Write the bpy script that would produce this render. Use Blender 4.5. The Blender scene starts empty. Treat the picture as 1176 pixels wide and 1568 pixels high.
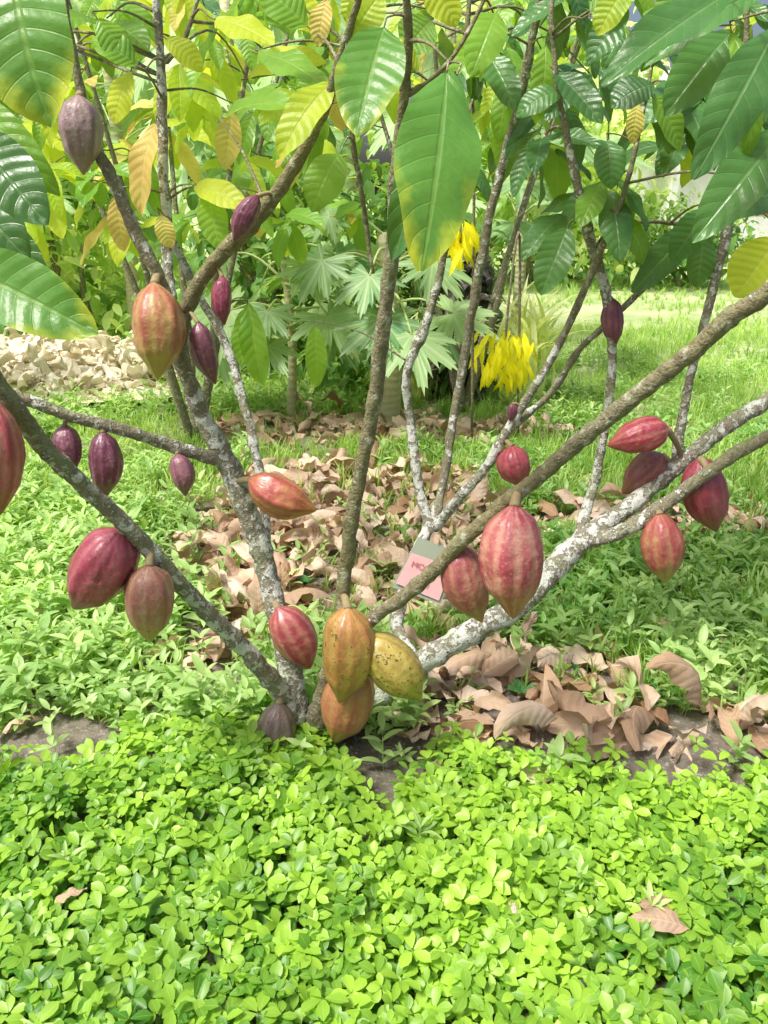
import bpy, math, random
import numpy as np
from mathutils import Vector, Matrix, noise
random.seed(7); rng=np.random.default_rng(7)
scene=bpy.context.scene
# ------------------------------------------------------------ camera
F=1207.0; H=1.4; PITCH=math.radians(21.85)
CP,SP=math.cos(PITCH),math.sin(PITCH)
cd=bpy.data.cameras.new("camera"); cam=bpy.data.objects.new("camera",cd)
scene.collection.objects.link(cam); scene.camera=cam
cam.location=(0,0,H); cam.rotation_euler=(math.radians(90)-PITCH,0,0)
cd.sensor_fit='VERTICAL'; cd.sensor_height=24; cd.lens=24*F/1568; cd.clip_end=600; cd.clip_start=0.05
# survey: bearing measured on the photograph + real distance y (m) -> world point
def at(u,v,y):
    t=(v-784)/F; d=(u-588)/F; k=y/(CP-t*SP)
    return np.array([d*k,y,H-k*(SP+t*CP)])
def dep(p): return p[1]*CP+(H-p[2])*SP
# ------------------------------------------------------------ material helpers
def newmat(n):
    m=bpy.data.materials.new(n); m.use_nodes=True; nt=m.node_tree
    for x in list(nt.nodes): nt.nodes.remove(x)
    o=nt.nodes.new('ShaderNodeOutputMaterial'); return m,nt,o
class G:
    def __init__(s,nt): s.nt=nt
    def n(s,t,**k):
        x=s.nt.nodes.new(t)
        for a,b in k.items(): setattr(x,a,b)
        return x
    def put(s,sock,v):
        if isinstance(v,bpy.types.NodeSocket): s.nt.links.new(v,sock)
        elif isinstance(v,(tuple,list)) and len(v)==3 and sock.type=='RGBA': sock.default_value=(*v,1)
        else: sock.default_value=v
    def math(s,op,a,b=0.0,c=None,clamp=False):
        x=s.n('ShaderNodeMath',operation=op); x.use_clamp=clamp
        s.put(x.inputs[0],a); s.put(x.inputs[1],b)
        if c is not None: s.put(x.inputs[2],c)
        return x.outputs[0]
    def mix(s,f,a,b,bt='MIX'):
        x=s.n('ShaderNodeMix',data_type='RGBA',blend_type=bt)
        s.put(x.inputs[0],f); s.put(x.inputs[6],a); s.put(x.inputs[7],b); return x.outputs[2]
    def rng(s,v,a,b,c=0.0,d=1.0):
        x=s.n('ShaderNodeMapRange'); x.clamp=True
        for i,q in enumerate((v,a,b,c,d)): s.put(x.inputs[i],q)
        return x.outputs[0]
    def noise(s,vec,scale,detail=3,rough=.55):
        x=s.n('ShaderNodeTexNoise'); x.inputs['Scale'].default_value=scale; x.inputs['Detail'].default_value=detail
        x.inputs['Roughness'].default_value=rough
        if vec is not None: s.nt.links.new(vec,x.inputs['Vector'])
        return x.outputs['Fac']
    def attr(s,n): return s.n('ShaderNodeAttribute',attribute_name=n).outputs['Fac']
    def obj(s): return s.n('ShaderNodeTexCoord').outputs['Object']
    def uv(s): 
        x=s.n('ShaderNodeSeparateXYZ'); s.nt.links.new(s.n('ShaderNodeTexCoord').outputs['UV'],x.inputs[0]); return x.outputs[0],x.outputs[1]
    def bump(s,h,st,dist):
        x=s.n('ShaderNodeBump'); x.inputs['Strength'].default_value=st; x.inputs['Distance'].default_value=dist
        s.nt.links.new(h,x.inputs['Height']); return x.outputs[0]
    def bsdf(s,col,rough=.5,normal=None,spec=.5,coat=0):
        x=s.n('ShaderNodeBsdfPrincipled'); s.put(x.inputs['Base Color'],col); s.put(x.inputs['Roughness'],rough)
        x.inputs['Specular IOR Level'].default_value=spec
        if coat: x.inputs['Coat Weight'].default_value=coat; x.inputs['Coat Roughness'].default_value=.22
        if normal is not None: s.nt.links.new(normal,x.inputs['Normal'])
        return x.outputs[0]
def leafmat(name,dark,light,trans=.35,nv=9,rough=.42,edge=None,vein=(.35,.5,.1),veinamt=.4,bumpd=.004,spec=.5,nscale=9,tcol=(.6,.75,.05),matte=False,blotch=None):
    m,nt,o=newmat(name); g=G(nt)
    r=g.attr('rnd'); U,V=g.uv()
    au=g.math('MULTIPLY',g.math('ABSOLUTE',g.math('SUBTRACT',U,.5)),2)
    col=g.mix(r,dark,light)
    if nscale:
        ob=g.obj(); nz=g.noise(ob,nscale,4); col=g.mix(g.rng(nz,.35,.7),col,g.mix(.5,col,blotch or light))
    mid=g.rng(au,.03,.09,1,0); nb=None
    if nv:
        ph=g.math('SUBTRACT',g.math('MULTIPLY',V,nv),g.math('MULTIPLY',g.math('POWER',au,1.3),1.2))
        s=g.math('SINE',g.math('MULTIPLY',ph,6.2832))
        lat=g.rng(s,.93,1.0); vn=g.math('MAXIMUM',mid,g.math('MULTIPLY',lat,.45))
        hgt=g.math('SUBTRACT',g.math('MULTIPLY',s,-.35),vn)
        if nscale: hgt=g.math('ADD',hgt,g.math('MULTIPLY',g.noise(ob,60,3),1.2))
        nb=g.bump(hgt,.36,bumpd)
    else: vn=mid
    if edge is not None:
        e=g.math('ADD',g.math('MULTIPLY',au,.32),g.math('MULTIPLY',V,.62))
        e=g.math('ADD',e,g.math('MULTIPLY',g.noise(ob,20,4),.75))
        e=g.math('ADD',e,g.math('MULTIPLY',r,.1))
        col=g.mix(g.rng(e,1.02,1.34,0,.85),col,edge)
        col=g.mix(g.rng(e,1.43,1.46,0,.8),col,(.25,.14,.05))
    col=g.mix(g.math('MULTIPLY',vn,veinamt),col,vein)
    if matte:
        d=g.n('ShaderNodeBsdfDiffuse'); g.put(d.inputs[0],col); b=d.outputs[0]
    else: b=g.bsdf(col,rough,nb,spec)
    t=g.n('ShaderNodeBsdfTranslucent'); g.put(t.inputs[0],g.mix(1.0,g.mix(.4,col,tcol),(1.5,1.5,1.2),'MULTIPLY'))
    mx=g.n('ShaderNodeMixShader'); mx.inputs[0].default_value=trans
    nt.links.new(b,mx.inputs[1]); nt.links.new(t.outputs[0],mx.inputs[2]); nt.links.new(mx.outputs[0],o.inputs[0]); return m
# ------------------------------------------------------------ mesh helpers
SENT=-10**9
class Buf:
    def __init__(s): s.v=[];s.f=[];s.uv=[];s.r=[];s.m=[];s.n=0
    def add(s,v,f,uv,r,mi=0):
        v=np.asarray(v,float).reshape(-1,3); f=np.asarray(f,int)+s.n; f[f<0]=-1
        s.v.append(v); s.f.append(f)
        s.uv.append(np.asarray(uv,float).reshape(-1,2)); s.r.append(np.broadcast_to(np.asarray(r,float),(len(v),)))
        s.m.append(np.full(len(f),mi)); s.n+=len(v)
    def obj(s,name,mats,parent=None,smooth=True):
        v=np.concatenate(s.v); f=np.concatenate(s.f); uv=np.concatenate(s.uv); r=np.concatenate(s.r); mi=np.concatenate(s.m)
        tri=f[:,3]<0
        cnt=np.where(tri,3,4); st=np.concatenate([[0],np.cumsum(cnt)[:-1]])
        loops=f.reshape(-1); loops=loops[loops>=0] if tri.any() else loops
        me=bpy.data.meshes.new(name); me.vertices.add(len(v)); me.vertices.foreach_set('co',v.ravel())
        me.loops.add(len(loops)); me.loops.foreach_set('vertex_index',loops)
        me.polygons.add(len(f)); me.polygons.foreach_set('loop_start',st); me.polygons.foreach_set('loop_total',cnt)
        me.polygons.foreach_set('material_index',mi); me.polygons.foreach_set('use_smooth',np.full(len(f),smooth))
        me.update(calc_edges=True)
        l=me.uv_layers.new(name='UVMap'); l.data.foreach_set('uv',uv[loops].ravel())
        a=me.attributes.new('rnd','FLOAT','POINT'); a.data.foreach_set('value',r)
        for m in mats: me.materials.append(m)
        o=bpy.data.objects.new(name,me); scene.collection.objects.link(o)
        if parent: o.parent=parent; o.matrix_parent_inverse=Matrix.Translation(-parent.location)
        return o
def leaf(nx=2,ny=6,width=.4,droop=.6,fold=.15,wave=0.0,ph=0.,twist=0.,pk=.85,curl=0.,full=.8):
    vs=[];uv=[]
    y=z=0.;ys=[];zs=[];an=[]
    for j in range(ny+1):
        a=droop*(j/ny); ys.append(y);zs.append(z);an.append(a)
        y+=math.cos(a)/ny; z-=math.sin(a)/ny
    L=math.hypot(ys[-1],zs[-1]); ca,sa=ys[-1]/L,zs[-1]/L
    for j in range(ny+1):
        v=j/ny; w=width*max(math.sin(math.pi*min(1,v**pk*.985+.012)),.0)**full
        a=an[j]; tw=twist*v
        for i in range(-nx,nx+1):
            s=i/nx; x=s*w/2; h=fold*abs(s)*w/2+wave*math.sin(v*14+ph+ (1.5 if s>0 else 0))*s*s - curl*s*s*w
            X=x*math.cos(tw)-h*math.sin(tw); h=x*math.sin(tw)+h*math.cos(tw)
            py=ys[j]+h*math.sin(a); pz=zs[j]+h*math.cos(a)
            Y=(py*ca+pz*sa)/L; Z=(-py*sa+pz*ca)/L
            vs.append((X,Y,Z)); uv.append(((s+1)/2,v))
    c=2*nx+1; fs=[(j*c+i,j*c+i+1,(j+1)*c+i+1,(j+1)*c+i) for j in range(ny) for i in range(2*nx)]
    return np.array(vs),np.array(fs),np.array(uv)
def frames(d,up):
    d=np.asarray(d,float); up=np.asarray(up,float)
    y=d/np.linalg.norm(d,axis=1,keepdims=True); x=np.cross(y,up); x/=np.linalg.norm(x,axis=1,keepdims=True)+1e-9
    z=np.cross(x,y); return np.stack([x,y,z],axis=2)
def scatter(buf,tpls,pos,mats,rnd,mi=0):
    pos=np.asarray(pos); n=len(pos)
    if n==0: return
    k=rng.integers(0,len(tpls),n)
    for q,(tv,tf,tu) in enumerate(tpls):
        I=np.where(k==q)[0]
        if not len(I): continue
        v=np.einsum('nij,mj->nmi',mats[I],tv)+pos[I][:,None,:]
        f=tf[None]+(np.arange(len(I))*len(tv))[:,None,None]
        f=np.where(tf[None]<0,SENT,f)
        buf.add(v,f.reshape(-1,4),np.tile(tu,(len(I),1)),np.repeat(rnd[I],len(tv)),mi)
def combine(parts):
    V=[];Fs=[];U=[];n=0
    for v,f,u in parts: V.append(v);Fs.append(f+n);U.append(u);n+=len(v)
    return np.concatenate(V),np.concatenate(Fs),np.concatenate(U)
def xf(t,d,up,p,s):
    M=frames([d],[up])[0]*s; return (t[0]@M.T+np.array(p),t[1],t[2])
def catmull(P,n):
    P=np.array(P,float); P=np.vstack([2*P[0]-P[1],P,2*P[-1]-P[-2]]); out=[]
    for i in range(1,len(P)-2):
        for t in np.linspace(0,1,n,endpoint=False):
            a,b,c,d=P[i-1],P[i],P[i+1],P[i+2]
            out.append(.5*((2*b)+(-a+c)*t+(2*a-5*b+4*c-d)*t*t+(-a+3*b-3*c+d)*t**3))
    out.append(P[-2]); return np.array(out)
def tube(buf,C,R,seg=8,rnd=0.,mi=0,bumpy=0.):
    C=np.asarray(C,float);n=len(C); R=np.broadcast_to(np.asarray(R,float),(n,))
    T=np.gradient(C,axis=0); T/=np.linalg.norm(T,axis=1,keepdims=True)+1e-12
    a=np.array([1.,0,0]) if abs(T[0][0])<.8 else np.array([0,1.,0]); vs=[];uv=[]
    for i in range(n):
        a=a-T[i]*np.dot(a,T[i]); a/=np.linalg.norm(a); b=np.cross(T[i],a)
        for j in range(seg):
            th=2*math.pi*j/seg; dvec=a*math.cos(th)+b*math.sin(th); r=R[i]
            if bumpy:
                q=C[i]+dvec*r; r*=1+bumpy*noise.noise(Vector(q*38))+bumpy*.7*noise.noise(Vector(q*110))
            vs.append(C[i]+dvec*r); uv.append((j/seg,i/n))
    fs=[(i*seg+j,i*seg+(j+1)%seg,(i+1)*seg+(j+1)%seg,(i+1)*seg+j) for i in range(n-1) for j in range(seg)]
    vs.append(C[0]);uv.append((0,0));vs.append(C[-1]);uv.append((0,1));k=n*seg
    fs+=[(k,(j+1)%seg,j,SENT) for j in range(seg)]+[(k+1,(n-1)*seg+j,(n-1)*seg+(j+1)%seg,SENT) for j in range(seg)]
    rr=np.repeat(np.broadcast_to(np.asarray(rnd,float),(n,)),seg); rr=np.concatenate([rr,[rr[0],rr[-1]]])
    buf.add(vs,fs,uv,rr,mi)
def empty(n,loc=(0,0,0)):
    e=bpy.data.objects.new(n,None); scene.collection.objects.link(e); e.location=loc; e.empty_display_size=.1; return e
def fbm(x,y,s): return np.array([noise.fractal(Vector((a*s,b*s,3.1)),1.0,2.0,3) for a,b in zip(x,y)])
def gh1(x,y): return .03*noise.noise(Vector((x*1.3,y*1.3,0)))+.012*noise.noise(Vector((x*6,y*6,2)))
def gh(x,y): return np.array([gh1(a,b) for a,b in zip(x,y)])
# ------------------------------------------------------------ world + sun
w=bpy.data.worlds.new("World"); scene.world=w; w.use_nodes=True; nt=w.node_tree
bg=nt.nodes['Background']; sk=nt.nodes.new('ShaderNodeTexSky'); sk.sky_type='NISHITA'; sk.sun_disc=False
EL,AZ=math.radians(62),math.radians(-125)   # high hazy sun, behind the viewer's left shoulder
sk.sun_elevation=EL; sk.sun_rotation=AZ; sk.dust_density=6; sk.air_density=1.0; sk.ozone_density=.5
nt.links.new(sk.outputs[0],bg.inputs[0]); bg.inputs[1].default_value=.15
sd=bpy.data.lights.new("sun",'SUN'); sd.energy=4.9; sd.angle=math.radians(14); sd.color=(1,.965,.91)
so=bpy.data.objects.new("sun",sd); scene.collection.objects.link(so)
dv=Vector((math.sin(AZ)*math.cos(EL),math.cos(AZ)*math.cos(EL),math.sin(EL)))
so.rotation_euler=dv.to_track_quat('Z','Y').to_euler(); so.location=(0,0,10)
scene.view_settings.view_transform='Standard'; scene.view_settings.look='None'; scene.view_settings.exposure=0
# ------------------------------------------------------------ ground
def spaced(a,b,mid0,mid1,n0,n1):
    fine=np.linspace(mid0,mid1,n0); g1=mid1+np.geomspace(.1,b-mid1,n1); g0=mid0-np.geomspace(.1,mid0-a,n1)[::-1]
    return np.concatenate([g0,fine,g1])
xs=spaced(-200,200,-3,3,150,22); ys=spaced(-100,400,.2,6,150,22)
X,Y=np.meshgrid(xs,ys); Z=gh(X.ravel(),Y.ravel())
nx=len(xs);ny=len(ys); idx=np.arange(nx*ny).reshape(ny,nx)
ff=np.stack([idx[:-1,:-1],idx[:-1,1:],idx[1:,1:],idx[1:,:-1]],-1).reshape(-1,4)
m,nt,o=newmat("soil_and_grass"); g=G(nt); ob=g.obj(); sp=g.n('ShaderNodeSeparateXYZ'); nt.links.new(ob,sp.inputs[0])
n1=g.noise(ob,14,8,.65); n2=g.noise(ob,1.2,4); n3=g.noise(ob,70,4,.7)
soil=g.mix(g.rng(n1,.3,.7),(.10,.082,.068),(.27,.235,.20)); soil=g.mix(g.rng(n3,.56,.66),soil,(.44,.40,.35))
grs=g.mix(g.rng(n3,.3,.7),(.19,.30,.08),(.42,.54,.21)); grs=g.mix(g.rng(n2,.35,.65),grs,(.54,.58,.34))
fac=g.math('ADD',g.rng(sp.outputs[1],3.6,6.5),g.math('MULTIPLY',g.math('SUBTRACT',n2,.5),.8),clamp=True)
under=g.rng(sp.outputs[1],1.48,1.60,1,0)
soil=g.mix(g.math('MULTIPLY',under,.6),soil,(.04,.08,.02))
col=g.mix(fac,soil,grs); hh=g.math('ADD',n1,g.math('MULTIPLY',n3,.5))
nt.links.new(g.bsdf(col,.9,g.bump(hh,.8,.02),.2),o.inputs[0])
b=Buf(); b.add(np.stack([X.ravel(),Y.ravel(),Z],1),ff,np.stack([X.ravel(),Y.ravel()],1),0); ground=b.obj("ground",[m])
# ------------------------------------------------------------ bark
m,nt,o=newmat("bark"); g=G(nt); ob=g.obj(); li=g.attr('rnd')
a0=g.noise(ob,11,3,.5); a1=g.noise(ob,24,5,.62); a2=g.noise(ob,70,4,.6); a3=g.noise(ob,190,3,.6)
base=g.mix(li,(.27,.245,.11),(.33,.30,.22)); base=g.mix(g.rng(a2,.35,.65),base,g.mix(.55,base,(.09,.07,.045)))
base=g.mix(g.rng(a0,.5,.65,0,.5),base,(.30,.32,.17))
base=g.mix(g.rng(g.noise(ob,45,3),.57,.64,0,.65),base,(.52,.53,.40))
th=g.math('SUBTRACT',.77,g.math('MULTIPLY',li,.275)); 
f1=g.rng(g.math('SUBTRACT',a1,th),-.01,.02); f2=g.rng(g.math('SUBTRACT',a2,g.math('ADD',th,.03)),-.01,.02)
lf=g.math('MAXIMUM',f1,f2); lc=g.mix(g.rng(a3,.3,.65),(.56,.58,.50),(.88,.88,.83))
lc=g.mix(g.rng(a0,.48,.6,0,.6),lc,(.50,.56,.42))
col=g.mix(g.math('MULTIPLY',lf,.93),base,lc); col=g.mix(g.rng(a3,.60,.66,0,.65),col,(.12,.10,.07))
hh=g.math('ADD',g.math('ADD',a2,g.math('MULTIPLY',a3,.6)),g.math('MULTIPLY',lf,.4))
nt.links.new(g.bsdf(col,.85,g.bump(hh,1.0,.008),.25),o.inputs[0]); BARK=m
# ------------------------------------------------------------ cacao tree branches (bearing, bearing, metres), widths, lichen
BR={
'A':([(462,1175,1.80),(455,1130,1.80),(450,1070,1.81),(430,960,1.84),(405,860,1.88),(375,775,1.9),(345,705,1.92),(308,635,1.92),(285,570,1.9),(278,520,1.88),(290,465,1.86),(330,400,1.82),(385,345,1.78),(440,270,1.72),(495,165,1.66),(520,90,1.62),(560,-40,1.55)],[62,52,40,34,34,34,32,28,25,24,23,23,24,21,18,14,10],[.8,.8,.9,.88,.9,.9,.85,.8,.7,.5,.25,.15,.2,.3,.35,.3,.2]),
'B':([(455,1100,1.80),(430,1060,1.76),(395,1015,1.72),(330,950,1.66),(265,885,1.60),(200,810,1.55),(130,745,1.5),(70,690,1.45),(20,620,1.4),(-30,550,1.35),(-150,330,1.15),(-110,60,1.0),(-20,-110,.92)],[40,30,27,26,26,27,27,28,28,27,20,14,9],[.9,.9,.88,.86,.84,.8,.75,.7,.65,.55,.3,.3,.3]),
'C':([(350,718,1.92),(330,705,1.9),(270,684,1.86),(200,662,1.8),(100,635,1.74),(20,608,1.7),(-40,585,1.66)],[24,21,20,19,18,17,16],[.85,.8,.78,.75,.75,.7,.7]),
'D':([(279,535,1.885),(262,475,1.87),(240,420,1.86),(213,365,1.86),(180,295,1.86),(150,235,1.86),(130,170,1.86),(110,60,1.85),(90,-60,1.85)],[22,20,20,20,20,19,16,10,7],[.3,.35,.5,.6,.55,.5,.4,.3,.3]),
'E1':([(298,620,1.93),(275,520,2.1),(258,430,2.2),(253,300,2.25),(248,150,2.3),(240,-20,2.3)],[12,14,17,16,15,12],[.92]*6),
'E2':([(415,890,1.88),(398,730,2.1),(375,620,2.2),(345,530,2.25),(298,440,2.25),(262,365,2.26)],[14,14,13,13,12,12],[.9]*6),
'F':([(470,1140,1.8),(495,1070,1.76),(512,1000,1.72),(525,930,1.7),(530,870,1.7),(545,760,1.68),(568,640,1.66),(584,520,1.63),(597,420,1.6),(608,260,1.55),(622,120,1.5),(626,-60,1.42)],[34,28,22,22,21,22,22,23,22,18,15,12],[.5,.5,.3,.15,.1,.2,.35,.5,.45,.3,.1,.1]),
'G':([(475,1130,1.8),(520,1050,1.74),(548,975,1.69),(572,945,1.66),(640,895,1.62),(720,815,1.58),(800,750,1.54),(870,690,1.5),(950,625,1.46),(1040,555,1.41),(1110,490,1.37),(1190,435,1.33),(1330,250,1.25),(1290,0,1.2),(1180,-110,1.15)],[34,26,22,22,23,23,23,25,26,27,28,29,20,14,9],[.5,.4,.45,.5,.35,.2,.2,.45,.45,.35,.25,.25,.2,.2,.2]),
'H':([(455,1150,1.8),(510,1100,1.83),(560,1075,1.86),(640,1018,1.9),(720,970,1.95),(790,930,2.0),(850,868,2.08),(900,822,2.15),(960,778,2.2),(1030,718,2.25),(1100,662,2.3),(1210,585,2.35),(1330,480,2.4)],[52,46,42,38,36,36,36,32,28,25,24,22,16],[.95,1,1,1,1,.95,.95,.95,.95,.92,.85,.8,.5]),
'H2':([(893,830,2.14),(950,815,2.12),(1000,785,2.12),(1060,740,2.1),(1120,697,2.08),(1200,655,2.06),(1330,560,2.0)],[24,23,21,20,20,19,12],[.9,.85,.75,.6,.55,.5,.3]),
'I0':([(640,1018,1.9),(608,960,2.02),(622,890,2.2),(660,800,2.36),(672,760,2.44)],[24,20,20,18,9],[.95,.95,.95,.95,.9]),
'I1':([(660,812,2.34),(640,740,2.42),(627,640,2.5),(626,560,2.5),(655,490,2.5),(682,380,2.5),(700,240,2.5),(715,60,2.5),(720,-60,2.5)],[16,15,14,14,14,11,9,8,6],[.95,.95,.9,.9,.8,.5,.4,.3,.3]),
'I2':([(665,805,2.35),(685,700,2.5),(708,560,2.55),(738,390,2.5),(770,250,2.45),(800,130,2.4),(830,-20,2.35)],[13,13,13,14,14,14,11],[.75,.7,.65,.7,.8,.8,.7]),
'I3':([(665,808,2.35),(700,765,2.3),(740,720,2.28),(780,655,2.26),(850,540,2.24),(900,430,2.22),(940,335,2.2),(975,220,2.2),(1000,90,2.2)],[16,16,15,14,12,11,9,7,5],[.98,.98,.95,.9,.65,.6,.5,.4,.3]),
'I4':([(775,660,2.265),(830,615,2.3),(880,545,2.3),(940,485,2.32),(1010,415,2.34),(1075,350,2.36),(1150,260,2.36)],[12,11,10,10,10,8,5],[.75,.6,.5,.5,.5,.4,.3]),
'J1':([(885,835,2.13),(900,775,2.2),(918,700,2.24),(935,600,2.26),(938,510,2.26),(918,410,2.26),(882,275,2.22),(860,170,2.2),(845,60,2.2),(850,-60,2.2)],[20,16,14,13,14,16,14,10,8,6],[.9,.9,.88,.9,.9,.88,.85,.7,.5,.3]),
'J2':([(1035,712,2.25),(1042,650,2.28),(1060,570,2.3),(1090,450,2.3),(1112,360,2.3),(1130,240,2.28),(1140,80,2.25),(1150,-60,2.25)],[16,14,13,14,16,15,10,6],[.9,.9,.85,.85,.85,.8,.5,.4]),
'K':([(622,-40,1.43),(560,0,1.8),(535,120,2.0),(545,240,2.05),(560,350,2.1),(572,420,2.1)],[8,9,8,8,7,5],[.3]*6),
'L':([(621,150,1.51),(660,125,1.5),(700,80,1.5),(735,10,1.5),(760,-60,1.5)],[8,7,7,7,6],[.1]*5),
'N1':([(1075,350,2.36),(1000,340,2.3),(940,350,2.3),(900,395,2.3)],[6,6,5,4],[.3]*4),
'N2':([(255,95,2.3),(285,60,2.3),(310,-30,2.3)],[7,7,5],[.5]*3),
}
tree=empty("cacao_tree",tuple(at(460,1165,1.8)))
bb=Buf(); SAM=[];SAMN=[]
for n,(pts,wd,lc) in BR.items():
    P=[at(*p) for p in pts]; R=[wv/2*dep(p)/F for wv,p in zip(wd,P)]
    Q=catmull(np.column_stack([P,R,lc]),14)
    seg=16 if max(wd)>20 else 10
    C=Q[:,:3].copy()
    for i in range(len(C)):
        C[i]+=np.array(noise.noise_vector(Vector(C[i]*9)))*.006
    if n=='A': C[0][2]-=.12
    cush=np.array([max(0,noise.noise(Vector(c*22))-.15) for c in C])   # swollen flower cushions
    Rr=np.maximum(Q[:,3],.0015)*(1+.08*np.array([noise.noise(Vector(c*30)) for c in C])+.4*cush)
    tube(bb,C,Rr,seg,np.clip(Q[:,4],0,1),0,.2)
    SAM.append(C); SAMN+= [(n,i,Rr[i]) for i in range(len(C))]
SA=np.concatenate(SAM); NAME=np.array([x[0] for x in SAMN]); RAD=np.array([x[2] for x in SAMN])
def nearest(p,br=None):
    d=np.linalg.norm(SA-p,axis=1)
    if br: d=np.where(NAME==br,d,1e9)
    i=int(np.argmin(d)); return SA[i],RAD[i],d[i]
def twig(buf,a,b,r0,r1,sag=.05,rnd=.3,mi=0):
    mid=(a+b)/2+np.array([0,0,sag*np.linalg.norm(b-a)]); tube(buf,catmull([a,mid,b],5),np.linspace(r0,r1,11),6,rnd,mi)
# ------------------------------------------------------------ cacao leaves
LP=[(.40,.7,.18,.016,0,.1,0),(.36,.9,.25,.024,1,-.2,0),(.42,.5,.1,.026,2,.25,.05),(.38,1.2,.2,.020,3,0,.1),(.36,.3,.3,.022,4,-.1,0)]
LT=[leaf(4,16,wd,dr,fo,wa,ph,tw,.98,cu,.68) for wd,dr,fo,wa,ph,tw,cu in LP]
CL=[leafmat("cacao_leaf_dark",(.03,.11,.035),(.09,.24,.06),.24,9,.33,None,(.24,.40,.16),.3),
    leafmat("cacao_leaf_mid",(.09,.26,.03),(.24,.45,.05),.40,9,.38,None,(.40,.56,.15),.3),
    leafmat("cacao_leaf_bright",(.34,.53,.03),(.64,.70,.06),.5,9,.42,None,(.68,.74,.2),.3),
    leafmat("cacao_leaf_yellowing",(.065,.22,.04),(.14,.34,.055),.34,9,.36,(.66,.70,.05),(.32,.50,.14),.3),
    leafmat("cacao_leaf_withered",(.65,.38,.12),(.85,.75,.2),.4,9,.55,(.8,.5,.2),(.8,.7,.35),.3)]
lb=Buf()
HERO=[ # base, tip, metres(base,tip), width, tone
((20,-70),(78,195),.92,.88,165,3),((-70,400),(150,512),1.05,1.0,110,3),((-50,200),(72,345),1.15,1.1,95,0),((-60,270),(45,400),1.3,1.2,100,0),
((-40,150),(92,300),1.4,1.35,60,1),((-30,-30),(60,30),1.3,1.3,70,1),((-80,470),(60,480),1.2,1.15,70,1),((-60,330),(75,430),1.4,1.35,80,0),
((684,112),(645,415),1.35,1.18,135,3),((588,42),(545,208),1.42,1.3,104,3),((700,115),(600,400),1.42,1.3,80,0),
((508,128),(428,245),1.66,1.6,62,2),((345,180),(482,172),1.9,1.7,48,1),((520,235),(478,325),1.9,1.85,62,1),((395,82),(505,140),1.9,1.7,60,1),
((470,40),(395,-20),1.7,1.7,70,1),((540,60),(585,-10),1.6,1.6,60,2),((380,120),(500,95),2.1,2.0,50,2),((330,30),(420,70),2.1,2.0,60,2),
((1150,-30),(920,132),1.75,1.65,80,0),((1160,-10),(985,105),1.9,1.85,60,0),((1120,50),(1018,178),1.8,1.75,76,0),((1190,40),(1062,275),1.6,1.5,84,0),((1120,50),(1145,245),1.7,1.65,46,1),
((1200,200),(1060,372),1.7,1.6,78,0),((1190,300),(1075,330),1.8,1.7,70,0),((1190,365),(1125,455),1.9,1.9,84,2),((1080,320),(1028,400),2.2,2.2,54,0),((1060,345),(968,448),2.3,2.2,50,0),((1075,355),(1065,440),2.3,2.3,44,0),
((868,350),(828,452),2.2,2.15,56,0),((862,330),(800,400),2.3,2.2,44,0),((940,330),(985,405),2.2,2.2,46,1),((850,110),(922,190),2.2,2.1,48,0),((930,215),(936,290),2.2,2.15,48,0),((860,140),(790,180),2.2,2.2,44,0),
((835,70),(820,190),2.3,2.3,40,1),((1000,130),(935,165),2.1,2.1,60,0),((1000,150),(1040,230),2.1,2.1,50,1),((905,20),(985,-30),2.0,2.0,60,1),((960,10),(900,100),2.0,2.0,50,0),
((740,60),(690,140),2.3,2.2,48,1),((745,80),(790,170),2.4,2.3,50,0),((760,20),(720,120),2.3,2.2,60,1),((660,30),(620,80),1.9,1.9,70,1),((640,110),(585,60),1.5,1.5,40,2),
((500,0),(488,72),1.7,1.7,36,4),((238,190),(218,332),2.25,2.2,46,4),((178,300),(190,385),2.2,2.2,34,4),((300,285),(382,322),2.2,2.1,44,2),((318,295),(335,382),2.2,2.15,46,1),((245,330),(262,380),2.2,2.2,30,4),
((355,170),(345,260),2.5,2.5,40,4),((420,0),(500,50),2.0,2.0,60,2),((560,-20),(545,50),1.8,1.8,60,2),((650,-40),(700,40),1.7,1.7,60,2),
((380,465),(402,590),2.6,2.6,42,1),((378,470),(370,562),2.6,2.6,34,1),((482,500),(485,592),2.6,2.6,34,1),((975,160),(968,220),2.2,2.2,28,4),
((200,110),(175,190),2.1,2.1,46,2),((210,100),(140,60),2.1,2.1,50,1),((150,30),(200,100),2.1,2.1,50,1),((255,60),(310,110),2.2,2.2,40,2),((470,150),(400,190),2.2,2.1,50,2),
((715,60),(760,120),2.5,2.4,48,2),((1040,60),(985,20),1.9,1.9,60,1),((1176,130),(1110,220),2.0,1.9,60,0),((1160,250),(1095,310),2.0,2.0,60,0),((960,-20),(915,55),1.7,1.7,50,2),((1050,-30),(1010,60),1.8,1.8,56,1),
]
for (bu,bv),(tu,tv),yb,yt,wd,tone in HERO:
    a=at(bu,bv,yb); t=at(tu,tv,yt); L=np.linalg.norm(t-a); wr=wd*dep((a+t)/2)/F
    M=frames([t-a],[[random.uniform(-.35,.35),-1,.75]])[0]
    ti=random.randrange(len(LT)); S=M@np.diag([wr/LP[ti][0],L,L]); scatter(lb,[LT[ti]],[a],S[None],np.array([random.random()]),tone)
    nb_,_,dd=nearest(a); e=a+(a-t)/L*.02
    twig(bb,nb_,e,.004 if dd>.1 else .0025,.0016,.08); twig(bb,e,a,.0018,.0014,0)
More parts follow.
